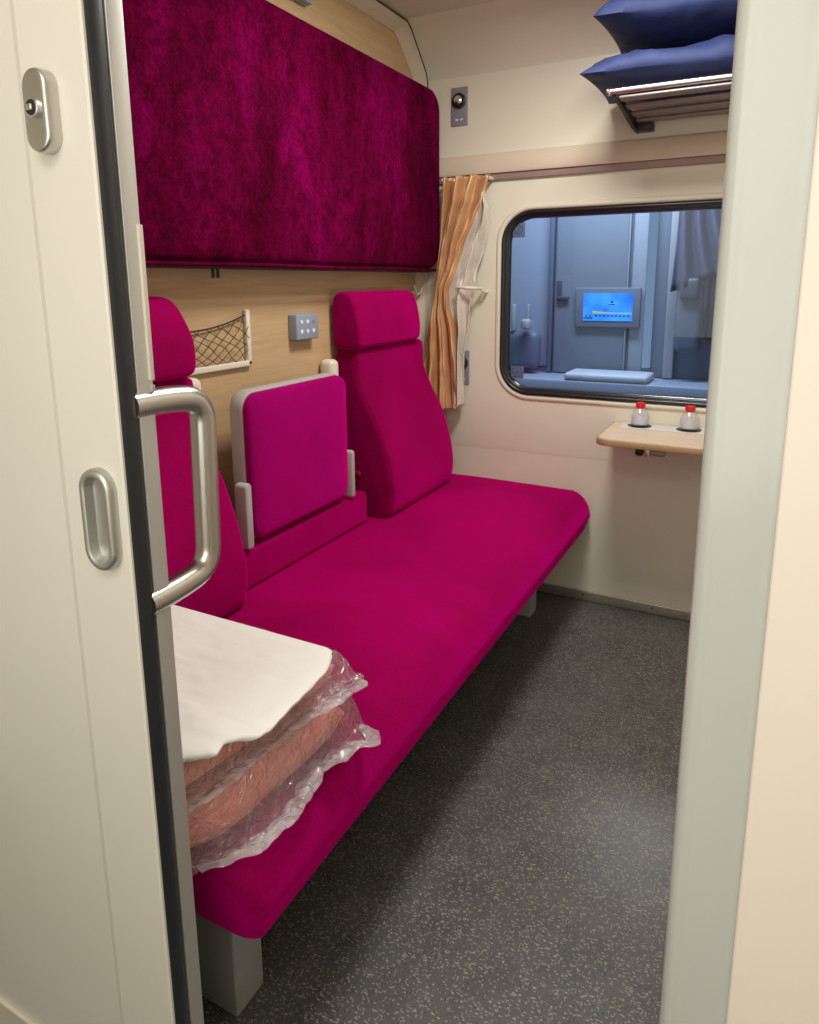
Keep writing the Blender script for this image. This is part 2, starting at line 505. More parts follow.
# pelmet ledge and curtain rail over the window
struct(link('trim_3', prism([(D, 1.722), (D-.022, 1.716), (D-.026, 1.724), (D-.020, 1.782), (D-.012, 1.792), (D, 1.794)], 0, -1.33, XR), M['pelmet'], angle=50))
struct(link('trim_4', B(-1.33, XR, D-.014, D, 1.690, 1.717, r=.003), M['rail']))

# near wall with the doorway
nw = struct(link('wall_near', B(XL-.4, XJ0-.085, 0.552, 0.60, 0, ZC), M['cream'], smooth=False))
nwr = struct(link('wall_right_of_door', B(0.0, XR+.9, 0.50, 0.60, 0, ZC), M['doorwall'], smooth=False)); nwr.name = 'wall_near.001'
# header above the door (outside the frame)
struct(link('trim_5', B(XJ0-.1, 0.02, 0.505, 0.60, 2.10, ZC), M['doorwall'], smooth=False))
# right jamb: rounded aluminium profile facing the corridor, corridor panel beside it
def right_jamb():
    pts = [(XJ1, .60), (XJ1, .512), (XJ1+.002, .504), (XJ1+.007, .5005), (XJ1+.010, .5000), (XJ1+.0125, .5008), (XJ1+.015, .5004), (XJ1+.030, .4985), (XJ1+.042, .4955), (XJ1+.050, .492), (XJ1+.055, .492), (XJ1+.055, .60)]
    return prism(pts, 2, 0, 2.12)
struct(link('trim_6', right_jamb(), M['jamb'], angle=60))
struct(link('wall_corridor', B(XJ1+.0485, XR+.6, 0.484, 0.4999, 0, ZC, r=.002), M['doorwall']))
struct(link('wall_back', B(XL-.4, XR+.6, -0.62, -0.58, 0, ZC), M['cream'], smooth=False))
struct(link('wall_corridor_end', B(XL-.42, XL-.4, -0.62, 0.60, 0, ZC), M['cream'], smooth=False))
struct(link('wall_corridor_end', B(XR+.6, XR+.62, -0.62, 0.60, 0, ZC), M['cream'], smooth=False))

# left jamb strip (aluminium) behind the door leaf with its strike plates
lj = struct(link('trim_7', B(XJ0-.05, XJ0, 0.5295, 0.5515, 0, 2.12, r=.0015), M['alu']))
lj2 = link('strike_plate', B(XJ0-.004, XJ0+.0035, .5455, .5515, 1.195, 1.362, r=.001), M['white_plastic'], lj)
lj3 = link('strike_plate', B(XJ0-.004, XJ0+.003, .5465, .5515, 1.182, 1.190, r=.001), M['grey_plastic'], lj)

# sliding door leaf
door = bpy.data.objects.new('door_1', None); COL.objects.link(door); door.location = (-1.0, WY, 0); door['kind'] = 'structure'
def leaf():
    y = WY
    pts = [(-1.76, y+.007), (-0.7255, y+.007), (-0.7235, y+.006), (-0.7115, y+.001), (-0.709, y), (XJ0-.003, y), (XJ0, y+.0015), (XJ0, y+.006), (XJ0-.006, y+.008), (XJ0-.006, y+.03), (-1.76, y+.03)]
    return prism(pts, 2, 0.01, 2.14)
link('door_panel', leaf(), M['door'], door, angle=20)
def seal():
    y = WY
    pts = [(XJ0-.008, y+.002)]
    for k in range(9):
        a = math.radians(-90+180*k/8)
        pts.append((XJ0-.004+.007*math.cos(a), y+.0150+.0138*math.sin(a)))
    pts.append((XJ0-.008, y+.029))
    return prism(pts, 2, 0.01, 2.14)
link('rubber_seal', seal(), M['doorrubber'], door, angle=60)
# kick panel edge near the floor
link('kick_strip', B(-1.74, -0.735, WY+.001, WY+.0075, 0.168, 0.176, r=.002), M['white_plastic'], door)

# door lock: raised oval escutcheon
lk = link('lock_body', bmesh.new(), None, door) if False else None
bm = bmesh.new()
cx, cz = -0.672, 1.4705
ring(bm, cx-.0185, cx+.0175, cz-.040, cz+.040, .018, [(0, WY+.001), (0, WY-.012), (.0012, WY-.0148), (.003, WY-.0155), (.0085, WY-.0155)], capin=True, n=8)
lockb = link('lock_body', bm, M['lock'], door, angle=50)
bm = lathe(bmesh.new(), [(.0095, -.0000), (.0095, -.003), (.0078, -.0036)], (cx-.001, WY-.0155, cz+.002), 24, 'Y')
link('lock_collar', bm, M['chrome'], lockb)
bm = lathe(bmesh.new(), [(.0076, -.0), (.0076, -.0006)], (cx-.001, WY-.0189, cz+.002), 24, 'Y')
link('keyway', bm, M['black'], lockb)
link('lock_spindle', box(bmesh.new(), cx-.0045, cx+.0035, WY-.0225, WY-.0189, cz-.0012, cz+.0048, r=.0012), M['brass'], lockb)
# recessed oval pull
bm = bmesh.new()
pc, pz = -0.6475, 1.0435
ring(bm, pc-.026, pc+.024, pz-.059, pz+.059, .0248, [(0, WY+.001), (0, WY-.007), (.0015, WY-.0105), (.0032, WY-.0115), (.0075, WY-.0115), (.0092, WY-.0105), (.0105, WY-.006), (.0120, WY-.0005), (.0145, WY-.00001)], capin=True, n=10)
link('recessed_pull', bm, M['pull'], door, angle=40)

# grab handle on the jamb
gh = thing('grab_handle', 'bent brushed steel grab handle on the left door jamb', 'handle', (XJ0, .54, 1.05))
XH = XJ0-.009
bm = bmesh.new()
tube(bm, rounded_path([(XH, .5235, 1.1690), (XH, .575, 1.1695), (XH, .633, 1.162), (XH, .627, 0.9445), (XH, .570, .9365), (XH, .5235, .9360)], .030, 8), .0158, 20)
link('grip', bm, M['steel'], gh, angle=70)

# ------------------------------------------------------------------ window
win = bpy.data.objects.new('window_1', None); COL.objects.link(win); win.location = (-.42, D, .84); win['kind'] = 'structure'
x0, x1, z0, z1, rr = WIN
bm = bmesh.new()
ring(bm, x0-.020, x1+.020, z0-.020, z1+.020, rr+.020, [(-.004, D+.001), (.000, D-.004), (.005, D-.008), (.013, D-.009), (.019, D-.004), (.021, D+.004)], n=12)
link('window_surround', bm, M['cream_low'], win, angle=60)
bm = bmesh.new()
ring(bm, x0, x1, z0, z1, rr, [(0, D+.012), (0, D-.004), (.004, D-.011), (.010, D-.013), (.016, D-.009), (.019, D-.001), (.023, D-.001), (.027, D+.004), (.030, D+.013), (.031, D+.03)], n=12)
link('rubber_gasket', bm, M['rubber'], win, angle=60)
bm = bmesh.new()
L = [bm.verts.new((u, D+.014, v)) for u, v in rrect(x0+.029, x1-.029, z0+.029, z1-.029, rr-.029)]
bm.faces.new(L)
link('window_pane', bm, M['glass'], win, smooth=False)
# small stickers on the pane
M['sticker'] = mat('pale_sticker', srgb(92, 106, 138), 0.5)
M['stickerink'] = mat('sticker_ink', srgb(58, 66, 92), 0.5)
st = link('pane_sticker', B(-.962, -.912, D+.0115, D+.0135, 1.470, 1.525, r=.0005), M['sticker'], win)
bm = bmesh.new()
tube(bm, [(-.938+.0165*math.cos(a*math.pi/10), D+.0112, 1.50+.0165*math.sin(a*math.pi/10)) for a in range(21)], .0012, 6)
tube(bm, [(-.938, D+.0112, 1.50), (-.930, D+.0112, 1.509)], .001, 6); tube(bm, [(-.938, D+.0112, 1.50), (-.938, D+.0112, 1.488)], .001, 6)
link('sticker_symbol', bm, M['stickerink'], st)
st = link('pane_sticker', B(-.958, -.904, D+.0115, D+.0135, .908, .958, r=.0005), M['sticker'], win)
bm = bmesh.new()
for px, pz_, a, b in ((-.950, .948, .006, .004), (-.934, .950, .004, .006), (-.915, .947, .007, .005), (-.950, .932, .003, .010), (-.930, .935, .010, .003), (-.914, .931, .003, .010), (-.931, .917, .022, .0025)):
    box(bm, px-a/2, px+a/2, D+.0105, D+.0115, pz_-b/2, pz_+b/2)
link('sticker_symbol', bm, M['stickerink'], st, smooth=False)

# ------------------------------------------------------------------ neighbouring carriage seen through the window
def nmat(n, c, r=0.5): return mat(n, srgb(*c), r)
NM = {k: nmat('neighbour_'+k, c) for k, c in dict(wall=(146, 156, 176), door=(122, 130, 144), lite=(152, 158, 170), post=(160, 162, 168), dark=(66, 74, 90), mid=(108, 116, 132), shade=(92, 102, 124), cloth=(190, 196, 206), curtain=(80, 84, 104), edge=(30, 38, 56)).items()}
YN = 4.0
struct(link('wall_beyond', B(-2.6, 1.2, YN, YN+.05, 0, 2.5), NM['wall'], smooth=False))
struct(link('floor_beyond', B(-2.6, 1.2, D+.13, YN, -.05, 0.0), NM['mid'], smooth=False))
struct(link('ceiling_beyond', B(-2.6, 1.2, D+.13, YN, 2.4, 2.45), NM['wall'], smooth=False))
struct(link('wall_beyond_left', B(-2.65, -2.6, D+.13, YN, 0, 2.4), NM['wall'], smooth=False))
struct(link('wall_beyond_right', B(1.2, 1.25, D+.13, YN, 0, 2.4), NM['wall'], smooth=False))
nd = bpy.data.objects.new('door_2', None); COL.objects.link(nd); nd.location = (-.9, YN, .77); nd['kind'] = 'structure'
link('door_panel', B(-1.137, -.742, YN-.03, YN, .78, 2.35, r=.004), NM['door'], nd)
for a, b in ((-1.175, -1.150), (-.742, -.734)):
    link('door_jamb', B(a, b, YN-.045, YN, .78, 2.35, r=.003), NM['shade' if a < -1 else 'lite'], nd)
hd = link('lever_plate', B(-1.128, -1.100, YN-.036, YN-.03, 1.19, 1.30, r=.002), NM['dark'], nd)
link('lever', B(-1.125, -1.055, YN-.055, YN-.036, 1.195, 1.215, r=.004), NM['dark'], hd)
struct(link('trim_8', B(-.722, -.645, YN-.02, YN, .78, 2.35, r=.004), NM['lite']))
M['strip'] = emis('glowing_bright_bar', (0.55, 0.75, 1.0, 1), 0.35)  # bright upright bar in the glass given its own glow, not a lamp
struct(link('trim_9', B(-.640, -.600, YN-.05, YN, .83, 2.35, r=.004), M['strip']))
struct(link('trim_10', B(-.530, -.478, YN-.06, YN, .78, 2.35, r=.006), NM['post']))
struct(link('trim_11', B(-.600, -.530, YN-.02, YN, .78, 2.35), NM['mid'], smooth=False))
struct(link('trim_12', B(-2.6, 1.2, YN-.30, YN, .70, .775, r=.01), NM['wall']))
struct(link('trim_13', B(-2.6, -1.178, YN-.008, YN, .800, .812), NM['dark'], smooth=False))
struct(link('trim_14', B(-.478, 1.2, YN-.012, YN, .78, 2.35), NM['shade'], smooth=False))
# tv
tv = thing('wall_screen', 'small lit blue screen on the far door, seen through the window', 'screen', (-.86, YN-.04, 1.16))
link('bezel', B(-1.015, -.662, YN-.055, YN-.03, 1.045, 1.262, r=.006), NM['mid'], tv)
def screen_mat():
    m = emis('blue_screen', srgb(40, 140, 235), 1.0)
    v = coords(m); n = noise_tex(m, v, 9, 2)
    setc(m, ramp(m, n, [(0.3, srgb(20, 110, 240)), (0.7, srgb(60, 160, 255))]), 'Emission Color')
    m.node_tree.nodes['Principled BSDF'].inputs['Emission Strength'].default_value = 1.35
    return m
sc_ = link('display', B(-.968, -.702, YN-.059, YN-.0552, 1.082, 1.232), screen_mat(), tv, smooth=False)
M['scry'] = emis('screen_yellow_line', srgb(215, 225, 120), 0.8); M['scrd'] = emis('screen_dark_blocks', srgb(20, 70, 140), 0.6)
bm = bmesh.new()
for k in range(12):
    xx = -.915+k*.0175; h = .014-.009*min(1, k/5)
    box(bm, xx, xx+.0172, YN-.061, YN-.059, 1.122, 1.122+h)
link('skyline_band', bm, M['scry'], sc_, smooth=False)
bm = bmesh.new()
for k in range(5):
    box(bm, -.964+k*.0105, -.957+k*.0105, YN-.061, YN-.059, 1.09, 1.103+.012*(k % 2)); 
for k in range(9):
    box(bm, -.902+k*.0215, -.888+k*.0215, YN-.061, YN-.059, 1.105, 1.113)
link('caption_marks', bm, M['scrd'], sc_, smooth=False)['kind'] = 'stuff'
link('caption_line', B(-.83, -.795, YN-.061, YN-.059, 1.168, 1.173), M['scrd'], sc_, smooth=False)
link('emblem', B(-.818, -.806, YN-.061, YN-.059, 1.18, 1.192, r=.003), M['scrd'], sc_)
# chair and curtain in the neighbour
ch = thing('seat_back', 'dark high-backed seat beyond the window glass, under the far curtain', 'seat', (-.40, 3.9, .78))
def prof_back(xa, xb, za, zb, y0, y1, r=.03): return B(xa, xb, y0, y1, za, zb, r=r, seg=4)
link('backrest', prof_back(-.470, -.345, .93, 1.285, 3.84, 3.93), NM['shade'], ch)
link('headrest', prof_back(-.455, -.360, 1.20, 1.31, 3.81, 3.85, .02), NM['dark'], ch)
ch2 = thing('seat_back', 'rounded blue-grey seat back beyond the lower left of the window glass', 'seat', (-1.33, 3.9, .8))
link('backrest', prof_back(-1.40, -1.195, .80, 1.02, 3.86, 3.95, .05), NM['shade'], ch2)
link('armrest', B(-1.285, -1.235, 3.80, 3.86, 1.03, 1.09, r=.015), NM['post'], ch2)
link('side_frame', B(-1.36, -1.34, 3.86, 3.9, 1.02, 1.17, r=.005), NM['lite'], ch2)
link('side_frame', B(-1.27, -1.255, 3.86, 3.9, 1.06, 1.17, r=.005), NM['lite'], ch2)
def ncurtain(u, v):
    x = -.47+u*(.19)-.0*v + (1-v)*.06*(u-.5) ; z = 1.36+.46*v
    return (x+(.10*(1-v)**2)*(u), 3.83+.022*math.sin(u*22+v*3), z-.12*(1-u)*(1-v))
bm = bmesh.new(); grid(bm, 40, 14, ncurtain)
cu2 = tag(link('curtain', bm, NM['curtain']), 'dark gathered curtain beyond the right side of the window glass', 'curtain')
cu2.modifiers.new('t', 'SOLIDIFY').thickness = .003
nwn = struct(link('window_2', B(-.335, .25, YN-.03, YN, .99, 1.45, r=.012, seg=5), NM['edge']))
link('window_frame', B(-.318, .23, YN-.034, YN-.02, 1.005, 1.435, r=.006), NM['shade'], nwn)
tag(link('folded_cloth', B(-1.00, -.565, 3.70, 3.93, .776, .815, r=.015, seg=3), NM['cloth']), 'pale folded linen beyond the window glass below the blue screen', 'linen')

# ------------------------------------------------------------------ bench
bench = thing('bench_seat', 'long magenta velvet bench seat running to the window wall', 'bench', (-1.0, 1.66, 0))
def cushion():
    x0, x1, y0, y1, z0, z1 = XL+.002, -.598, .625, 2.712, .305, .480
    out = bmesh.new()
    # rounded cross-section, swept along y with rounded plan corners at the front
    nu = 84
    def sect(y):
        t = min(1.0, (y-y0)/.032); s = min(1.0, (y1-y)/.05)
        ins = .032*(1-math.sqrt(max(0, 1-(1-t)**2))) + .05*(1-math.sqrt(max(0, 1-(1-s)**2)))
        xf = x1-ins*.9
        zc = .010*(1-t)**2 + .010*(1-s)**2
        # inner end leans in at the near end
        pts = []
        r = .040
        top = z1-zc; bot = z0+zc*.4
        for k in range(26):
            u = k/25; x = x0+(xf-.085-x0)*u
            crown = .006*math.sin(math.pi*min(1, u*1.05)) + .0025*nz(x*3, y*2.1, 1)
            pts.append((x, top+crown-.002))
        for k in range(1, 9):
            a = math.radians(90-90*k/8); pts.append((xf-.085+.085*math.cos(a)+.004*(k/8), top-.098+.098*math.sin(a)))
        for k in range(1, 5):
            pts.append((xf+.004-.018*(k/4), top-.098-(top-.098-bot-.034)*k/4))
        for k in range(1, 6):
            a = math.radians(-90*k/5); pts.append((xf-.014-.034+.034*math.cos(a), bot+.034+.034*math.sin(a)))
        pts.append((x0, bot))
        return pts
    ys = []
    for k in range(9): ys.append(y0+.032*(1-math.cos(math.pi/2*k/8)))
    for k in range(1, 60): ys.append(y0+.032+(y1-.05-y0-.032)*k/60)
    for k in range(9): ys.append(y1-.05+.05*math.sin(math.pi/2*k/8))
    rows = []
    for y in ys:
        rows.append([out.verts.new((x, y+(.05*(z1-z)/(z1-z0))*max(0, 1-(y-y0)/.09) , z)) for x, z in sect(y)])
    n = len(rows[0])
    for a, b in zip(rows, rows[1:]):
        for k in range(n-1): out.faces.new((a[k], a[k+1], b[k+1], b[k]))
        out.faces.new((a[n-1], a[0], b[0], b[n-1]))
    out.faces.new(rows[0][::-1]); out.faces.new(rows[-1])
    return out
link('seat_cushion', cushion(), M['velvet'], bench, angle=60)
link('underframe', B(XL+.002, -.70,   .72, 2.69, .282, .303, r=.004), M['black'], bench)
for y, xf in ((.758, -.757), (2.47, -.765)):
    link('leg', B(-.90, xf, y, y+.075, 0, .283, r=.004), M['leg'], bench)
# plinth behind the seat between the backrests
link('cushion_seam', tube(bmesh.new(), [(-1.2, 0.70, .302), (-.66, .70, .304), (-.642, .72, .304), (-.642, 2.64, .304)], .003, 6), M['velvet'], bench)

# ------------------------------------------------------------------ seat backs
PROF = [(-1.275, 1.066), (-1.269, 1.03), (-1.266, .965), (-1.230, .882), (-1.187, .802), (-1.152, .700), (-1.136, .620), (-1.133, .560), (-1.142, .510)]
def seat_back(label, y0, y1, near, group):
    t = thing('seat_back', label, 'seat back', (-1.25, (y0+y1)/2, .478), group)
    front = catmull([(a, b) for a, b in PROF], 5)
    pts = front + [(-1.150, .494), (-1.18, .489), (-1.354, .489), (-1.354, 1.0), (-1.353, 1.058), (-1.345, 1.072), (-1.29, 1.074)]
    bm = bmesh.new()
    # section with soft pads: sweep along y with insets at the two ends
    cx_, cz_ = -1.26, .78
    def off(p, d):
        x, z = p
        if x < -1.30 or z < .49: # back and bottom stay
            return (x, z if z < .9 else z-d*.6)
        return (x-d, z-d*.5 if z > 1.0 else z)
    rows = []
    R = .022; n = 8
    ys = [(y0+R*(1-math.cos(math.pi/2*k/n)), R*(1-math.sin(math.pi/2*k/n))) for k in range(n+1)]
    ys += [(y0+R+(y1-y0-2*R)*k/14, 0) for k in range(1, 14)]
    ys += [(y1-R+R*math.sin(math.pi/2*k/n), R*(1-math.cos(math.pi/2*k/n))) for k in range(n+1)]
    for y, d in ys:
        u = (y-y0)/(y1-y0)
        dish = -.004*math.sin(math.pi*u)
        rows.append([bm.verts.new((lambda q: (q[0]+(dish if q[0] > -1.3 else 0)*0, y, q[1]))(off(p, d))) for p in pts])
    m_ = len(pts)
    for a, b in zip(rows, rows[1:]):
        for k in range(m_): bm.faces.new((a[k], a[(k+1) % m_], b[(k+1) % m_], b[k]))
    bm.faces.new(rows[0][::-1]); bm.faces.new(rows[-1])
    bk = link('backrest', bm, M['velvet'], t, angle=50)
    # fine stitched seams down the front
    for f in ((.30, .72) if not near else (.5,)):
        pass
    # headrest
    hp = catmull([(-1.266, 1.078), (-1.250, 1.092), (-1.248, 1.135), (-1.256, 1.19), (-1.268, 1.235), (-1.285, 1.262), (-1.315, 1.270), (-1.342, 1.262), (-1.353, 1.235), (-1.354, 1.16), (-1.352, 1.10), (-1.345, 1.076), (-1.30, 1.073)], 4, closed=True)
    bm = bmesh.new(); rows = []
    hy0, hy1 = (y0-.015, y1-.075) if not near else (y0+.02, y1-.018)
    R = .022
    ys = [(hy0+R*(1-math.cos(math.pi/2*k/n)), R*(1-math.sin(math.pi/2*k/n))) for k in range(n+1)]
    ys += [(hy0+R+(hy1-hy0-2*R)*k/10, 0) for k in range(1, 10)]
    ys += [(hy1-R+R*math.sin(math.pi/2*k/n), R*(1-math.cos(math.pi/2*k/n))) for k in range(n+1)]
    hc = (-1.308, 1.178)
    if near:
        hy1 -= .008; hp = [(a-(.0 if b < 1.17 else .34*(b-1.17)), b) for a, b in hp]
    for y, d in ys:
        k_ = 1-d/.17
        rows.append([bm.verts.new((hc[0]+(a-hc[0])*k_, y, hc[1]+(b-hc[1])*k_)) for a, b in hp])
    m_ = len(hp)
    for a, b in zip(rows, rows[1:]):
        for k in range(m_): bm.faces.new((a[k], a[(k+1) % m_], b[(k+1) % m_], b[k]))
    bm.faces.new(rows[0][::-1]); bm.faces.new(rows[-1])
    link('headrest', bm, M['velvet'], t, angle=50)
    link('headrest_mount', B(-1.35, -1.29, (y0+y1)/2-.08, (y0+y1)/2+.08, 1.06, 1.10, r=.005), M['redknob'], t)
    # ivory shoulder post beside the backrest
    if near: link('shoulder_post', B(-1.366, -1.305, y1+.004, y1+.058, .60, 1.062, r=.02, seg=5), M['white_plastic'], t)
    else: link('shoulder_post', B(-1.366, -1.308, y0-.090, y0-.040, .60, 1.046, r=.02, seg=5), M['white_plastic'], t)
    ky = y0 if not near else y1
    kn = link('recline_knob', lathe(bmesh.new(), [(.016, 0), (.016, -.004 if not near else .004), (.011, -.008 if not near else .008), (.004, -.009 if not near else .009)], (-1.275, ky, .632), 18, 'Y'), M['redknob'], t)
    return t
far = seat_back('magenta velvet seat back with headrest, the one next to the window wall', 2.03, 2.560, False, None)
near = seat_back('magenta velvet seat back with headrest, cut off by the steel grab handle', 0.735, 1.285, True, None)

# ------------------------------------------------------------------ folding armrest table
fp = thing('folding_armrest', 'magenta padded armrest panel folded upright between the two seat backs', 'armrest', (-1.25, 1.62, .6))
bm = bmesh.new()
ring(bm, 1.387, 1.872, .606, 1.020, .050, [(.012, -1.272), (.003, -1.268), (0, -1.262), (0, -1.232), (.004, -1.226), (.012, -1.226)], axis=0, capin=True, n=8)
link('shell', bm, M['grey_plastic'], fp, angle=50)
bm = bmesh.new()
ring(bm, 1.392, 1.868, .610, 1.014, .045, [(.004, -1.228), (0, -1.224), (.001, -1.214), (.005, -1.207), (.014, -1.203), (.05, -1.201), (.12, -1.200)], axis=0, capin=True, n=8)
link('pad', bm, M['velvet_pad'], fp, angle=50)
for ya, yb, za, zb in ((1.354, 1.383, .600, .782), (1.874, 1.896, .600, .760)):
    bm = bmesh.new()
    ring(bm, ya, yb, za, zb, .0105, [(.004, -1.235), (0, -1.231), (0, -1.205), (.003, -1.199), (.008, -1.197)], axis=0, capin=True, n=6)
    link('pivot_arm', bm, M['grey_plastic'], fp)

link('padded_plinth', B(XL+.002, -1.207, 1.290, 1.985, .4855, .592, r=.012, seg=4), M['velvet'], fp)

# ------------------------------------------------------------------ folded upper bunk
bk = thing('upper_bunk', 'magenta velvet upper bunk folded flat against the wall above the seats', 'bunk', (-1.32, 1.7, 1.34))
def bunk():
    bm = bmesh.new()
    nu, nv = 90, 40
    Y0, Y1, Z0, Z1 = .63, 2.690, 1.352, 2.037
    f0 = rrect(Y0, Y1, Z0, Z1, .075, 10)
    # ring layers from wall face to front
    ring(bm, Y0, Y1, Z0, Z1, .085, [(.004, -1.366), (0, -1.36), (0, -1.282), (.003, -1.272), (.008, -1.264), (.016, -1.2585), (.030, -1.256), (.06, -1.255)], axis=0, capin=True, n=10)
    return bm
link('cushion_face', bunk(), M['bunk'], bk, angle=50)
link('lower_welt', tube(bmesh.new(), [(-1.263, y, 1.3475+.0012*math.sin(y*9)) for y in [.66+i*.05 for i in range(41)]], .0055, 10), M['bunk'], bk)
link('frame_board', B(-1.368, -1.30, .65, 2.68, 1.338, 1.356, r=.003), M['black'], bk)
for dy in (0, .018):
    link('strap_loop', tube(bmesh.new(), [(-1.31, 1.405+dy, 1.345), (-1.31, 1.405+dy, 1.314)], .0045, 8, flat=.6), M['black'], bk)

# ------------------------------------------------------------------ left wall fittings
np_ = thing('net_pocket', 'dark string net pocket in an ivory frame on the oak wall', 'net', (XL, 1.4, 1.07))
bm = bmesh.new()
fr = rounded_path([(XL+.007, 1.10, 1.235), (XL+.007, 1.10, 1.071), (XL+.007, 1.589, 1.071), (XL+.007, 1.589, 1.225)], .012, 5)
bm = B(XL, XL+.014, 1.296, 1.597, 1.062, 1.080, r=.004); box(bm, XL, XL+.014, 1.579, 1.597, 1.064, 1.226, r=.004); box(bm, XL, XL+.014, 1.296, 1.312, 1.064, 1.226, r=.004)
link('frame', bm, M['white_plastic'], np_)
M['net'] = mat('brown_net_cord', srgb(62, 46, 34), 0.8)
def nettop(y):
    t = (y-1.34)/.24
    return 1.176+.036*min(1, abs(t))**2.2
bm = bmesh.new()
def netpt(y, q):
    zt = nettop(y); z = 1.080+(zt-1.080)*q
    return (XL+.010+.020*math.sin(math.pi*q)*.8, y, z)
ns = 11
for s in (1, -1):
    for i in range(-6, ns+6):
        y = 1.105+(i/ns)*.472; pts = []
        for k in range(13):
            q = k/12; yy = y+s*q*.165+.006*math.sin(q*9+i)
            if 1.312 <= yy <= 1.577: pts.append(netpt(yy, q))
        if len(pts) > 1: tube(bm, pts, .0011, 5, cap=False)
tube(bm, [netpt(1.312+k*.264/30, 1.0) for k in range(31)], .0024, 6)
nt_ = link('netting', bm, M['net'], np_); nt_['kind'] = 'stuff'

def dot_panel(name, label, cat, y0, z0):
    t = thing(name, label, cat, (XL, y0, z0))
    b = link('housing', B(XL, XL+.034, y0, y0+.118, z0, z0+.080, r=.004), M['plate'], t)
    for i in range(3):
        for j in range(2):
            lit = not (i == 2 and j == 1)
            link('button', lathe(bmesh.new(), [(.0066, 0), (.0066, .0015), (.004, .0022)], (XL+.034, y0+.026+i*.032, z0+.026+j*.030), 12, 'X'), M['dot' if lit else 'plate2'], b)
    return t
dot_panel('reading_panel', 'small blue-grey panel with lit dots beside the far headrest', 'control panel', 1.790, 1.122)
dot_panel('reading_panel', 'small grey panel with lit dots above the folded upper bunk', 'control panel', 1.818, 2.130)

# coat hook near the corner
hk = thing('coat_hook', 'small ivory double coat hook under the bunk beside the curtain', 'hook', (XL, 2.64, 1.25))
bm = bmesh.new()
tube(bm, catmull([(XL+.004, 2.645, 1.245), (XL+.02, 2.640, 1.248), (XL+.030, 2.62, 1.262), (XL+.030, 2.608, 1.283)], 5), .005, 8)
tube(bm, catmull([(XL+.004, 2.645, 1.245), (XL+.02, 2.650, 1.248), (XL+.030, 2.665, 1.258), (XL+.030, 2.672, 1.277)], 5), .005, 8)
link('prongs', bm, M['white_plastic'], hk)
link('hook_base', B(XL, XL+.006, 2.625, 2.662, 1.232, 1.262, r=.003), M['white_plastic'], hk)

# ------------------------------------------------------------------ far wall fittings
def socket_plate(label, xa, xb, za, zb):
    t = thing('socket_plate', label, 'socket', ((xa+xb)/2, D, za))
    b = link('plate', B(xa, xb, D-.006, D, za, zb, r=.003), M['plate2'], t)
    cx_ = (xa+xb)/2; cz_ = za+(zb-za)*.64
    rg = link('socket_ring', lathe(bmesh.new(), [(.029, 0), (.029, -.008), (.024, -.011), (.019, -.011), (.019, -.003)], (cx_, D-.006, cz_), 24, 'Y'), M['black'], b)
    link('reading_lamp_head', lathe(bmesh.new(), [(.017, 0), (.017, -.012), (.009, -.018)], (cx_, D-.010, cz_), 20, 'Y'), M['chrome'], b)
    for dx in (-.010, .010):
        link('pictogram', B(cx_+dx-.005, cx_+dx+.005, D-.0068, D-.006, za+.020, za+.026), M['dot'], b, smooth=False)
    return t
socket_plate('upper grey socket plate with a round fitting, above the curtain', -1.226, -1.154, 1.908, 2.052)
socket_plate('lower grey socket plate half hidden behind the curtain hem', -1.205, -1.137, .872, 1.016)

# curtain
cur = thing('curtain', 'gold satin curtain with ivory lining, tied back beside the window', 'curtain', (-1.15, 2.66, .78))
YC = 2.640
Lk = [(0.78, -1.330), (1.05, -1.305), (1.27, -1.262), (1.50, -1.238), (1.62, -1.222), (1.705, -1.213)]
Bk = [(0.78, -1.160), (0.95, -1.160), (1.10, -1.170), (1.20, -1.190), (1.27, -1.190), (1.34, -1.160), (1.43, -1.135), (1.55, -1.080), (1.62, -1.050), (1.705, -1.024)]
Rk = [(0.795, -1.142), (0.90, -1.142), (1.00, -1.138), (1.12, -1.115), (1.20, -1.105), (1.27, -1.092), (1.34, -1.088), (1.43, -1.060), (1.52, -1.038), (1.58, -1.036), (1.62, -1.048), (1.66, -1.056), (1.705, -1.056)]
def gold(u, v):
    z = .776+(1.703-.776)*v
    l, r = knots(z, Lk), knots(z, Bk)
    pinch = math.exp(-((z-1.27)/.13)**2)
    ph = 1.2*math.sin(v*3.1)+2.0*pinch*u
    fold = .040*(1-.35*pinch)*(1.15-2*(.15+.85*math.sin(u*9.5+ph*.5)**2)**.6) + .012*math.sin(u*43+v*9+2*math.sin(v*5)) + .018*nz(u*5, v*6, 7) + .010*nz(u*14, v*9, 2)
    belly = .018*math.sin(u*math.pi)
    uu = u + .022*math.sin(u*19+ph+1.4)*math.sin(math.pi*u)**.3
    cr = .004*nz(u*6, v*14, 3)
    return (l+(r-l)*uu, max(2.578, YC-belly-fold*.8-.020*pinch*u+cr), z + (.006*nz(u*30, 1) if v > .985 else 0))
bm = bmesh.new(); grid(bm, 170, 120, gold)
g = link('gold_panel', bm, M['gold'], cur, angle=80); g.modifiers.new('thick', 'SOLIDIFY').thickness = .002
def lining(u, v):
    z = .790+(1.640-.790)*v
    l, r = knots(z, Bk)-.010, knots(z, Rk)
    if r < l+.006: r = l+.006
    pinch = math.exp(-((z-1.27)/.10)**2)
    f = .020*math.sin(u*11+2.2*math.sin(v*4)) + .006*math.sin(u*29+v*11)+.006*pinch*nz(u*8, v*30, 1)
    return (l+(r-l)*u, YC+.012-f*.9-.012*math.sin(u*math.pi)-.006*pinch, z)
bm = bmesh.new(); grid(bm, 50, 70, lining)
g = link('lining', bm, M['lining'], cur, angle=80); g.modifiers.new('thick', 'SOLIDIFY').thickness = .002
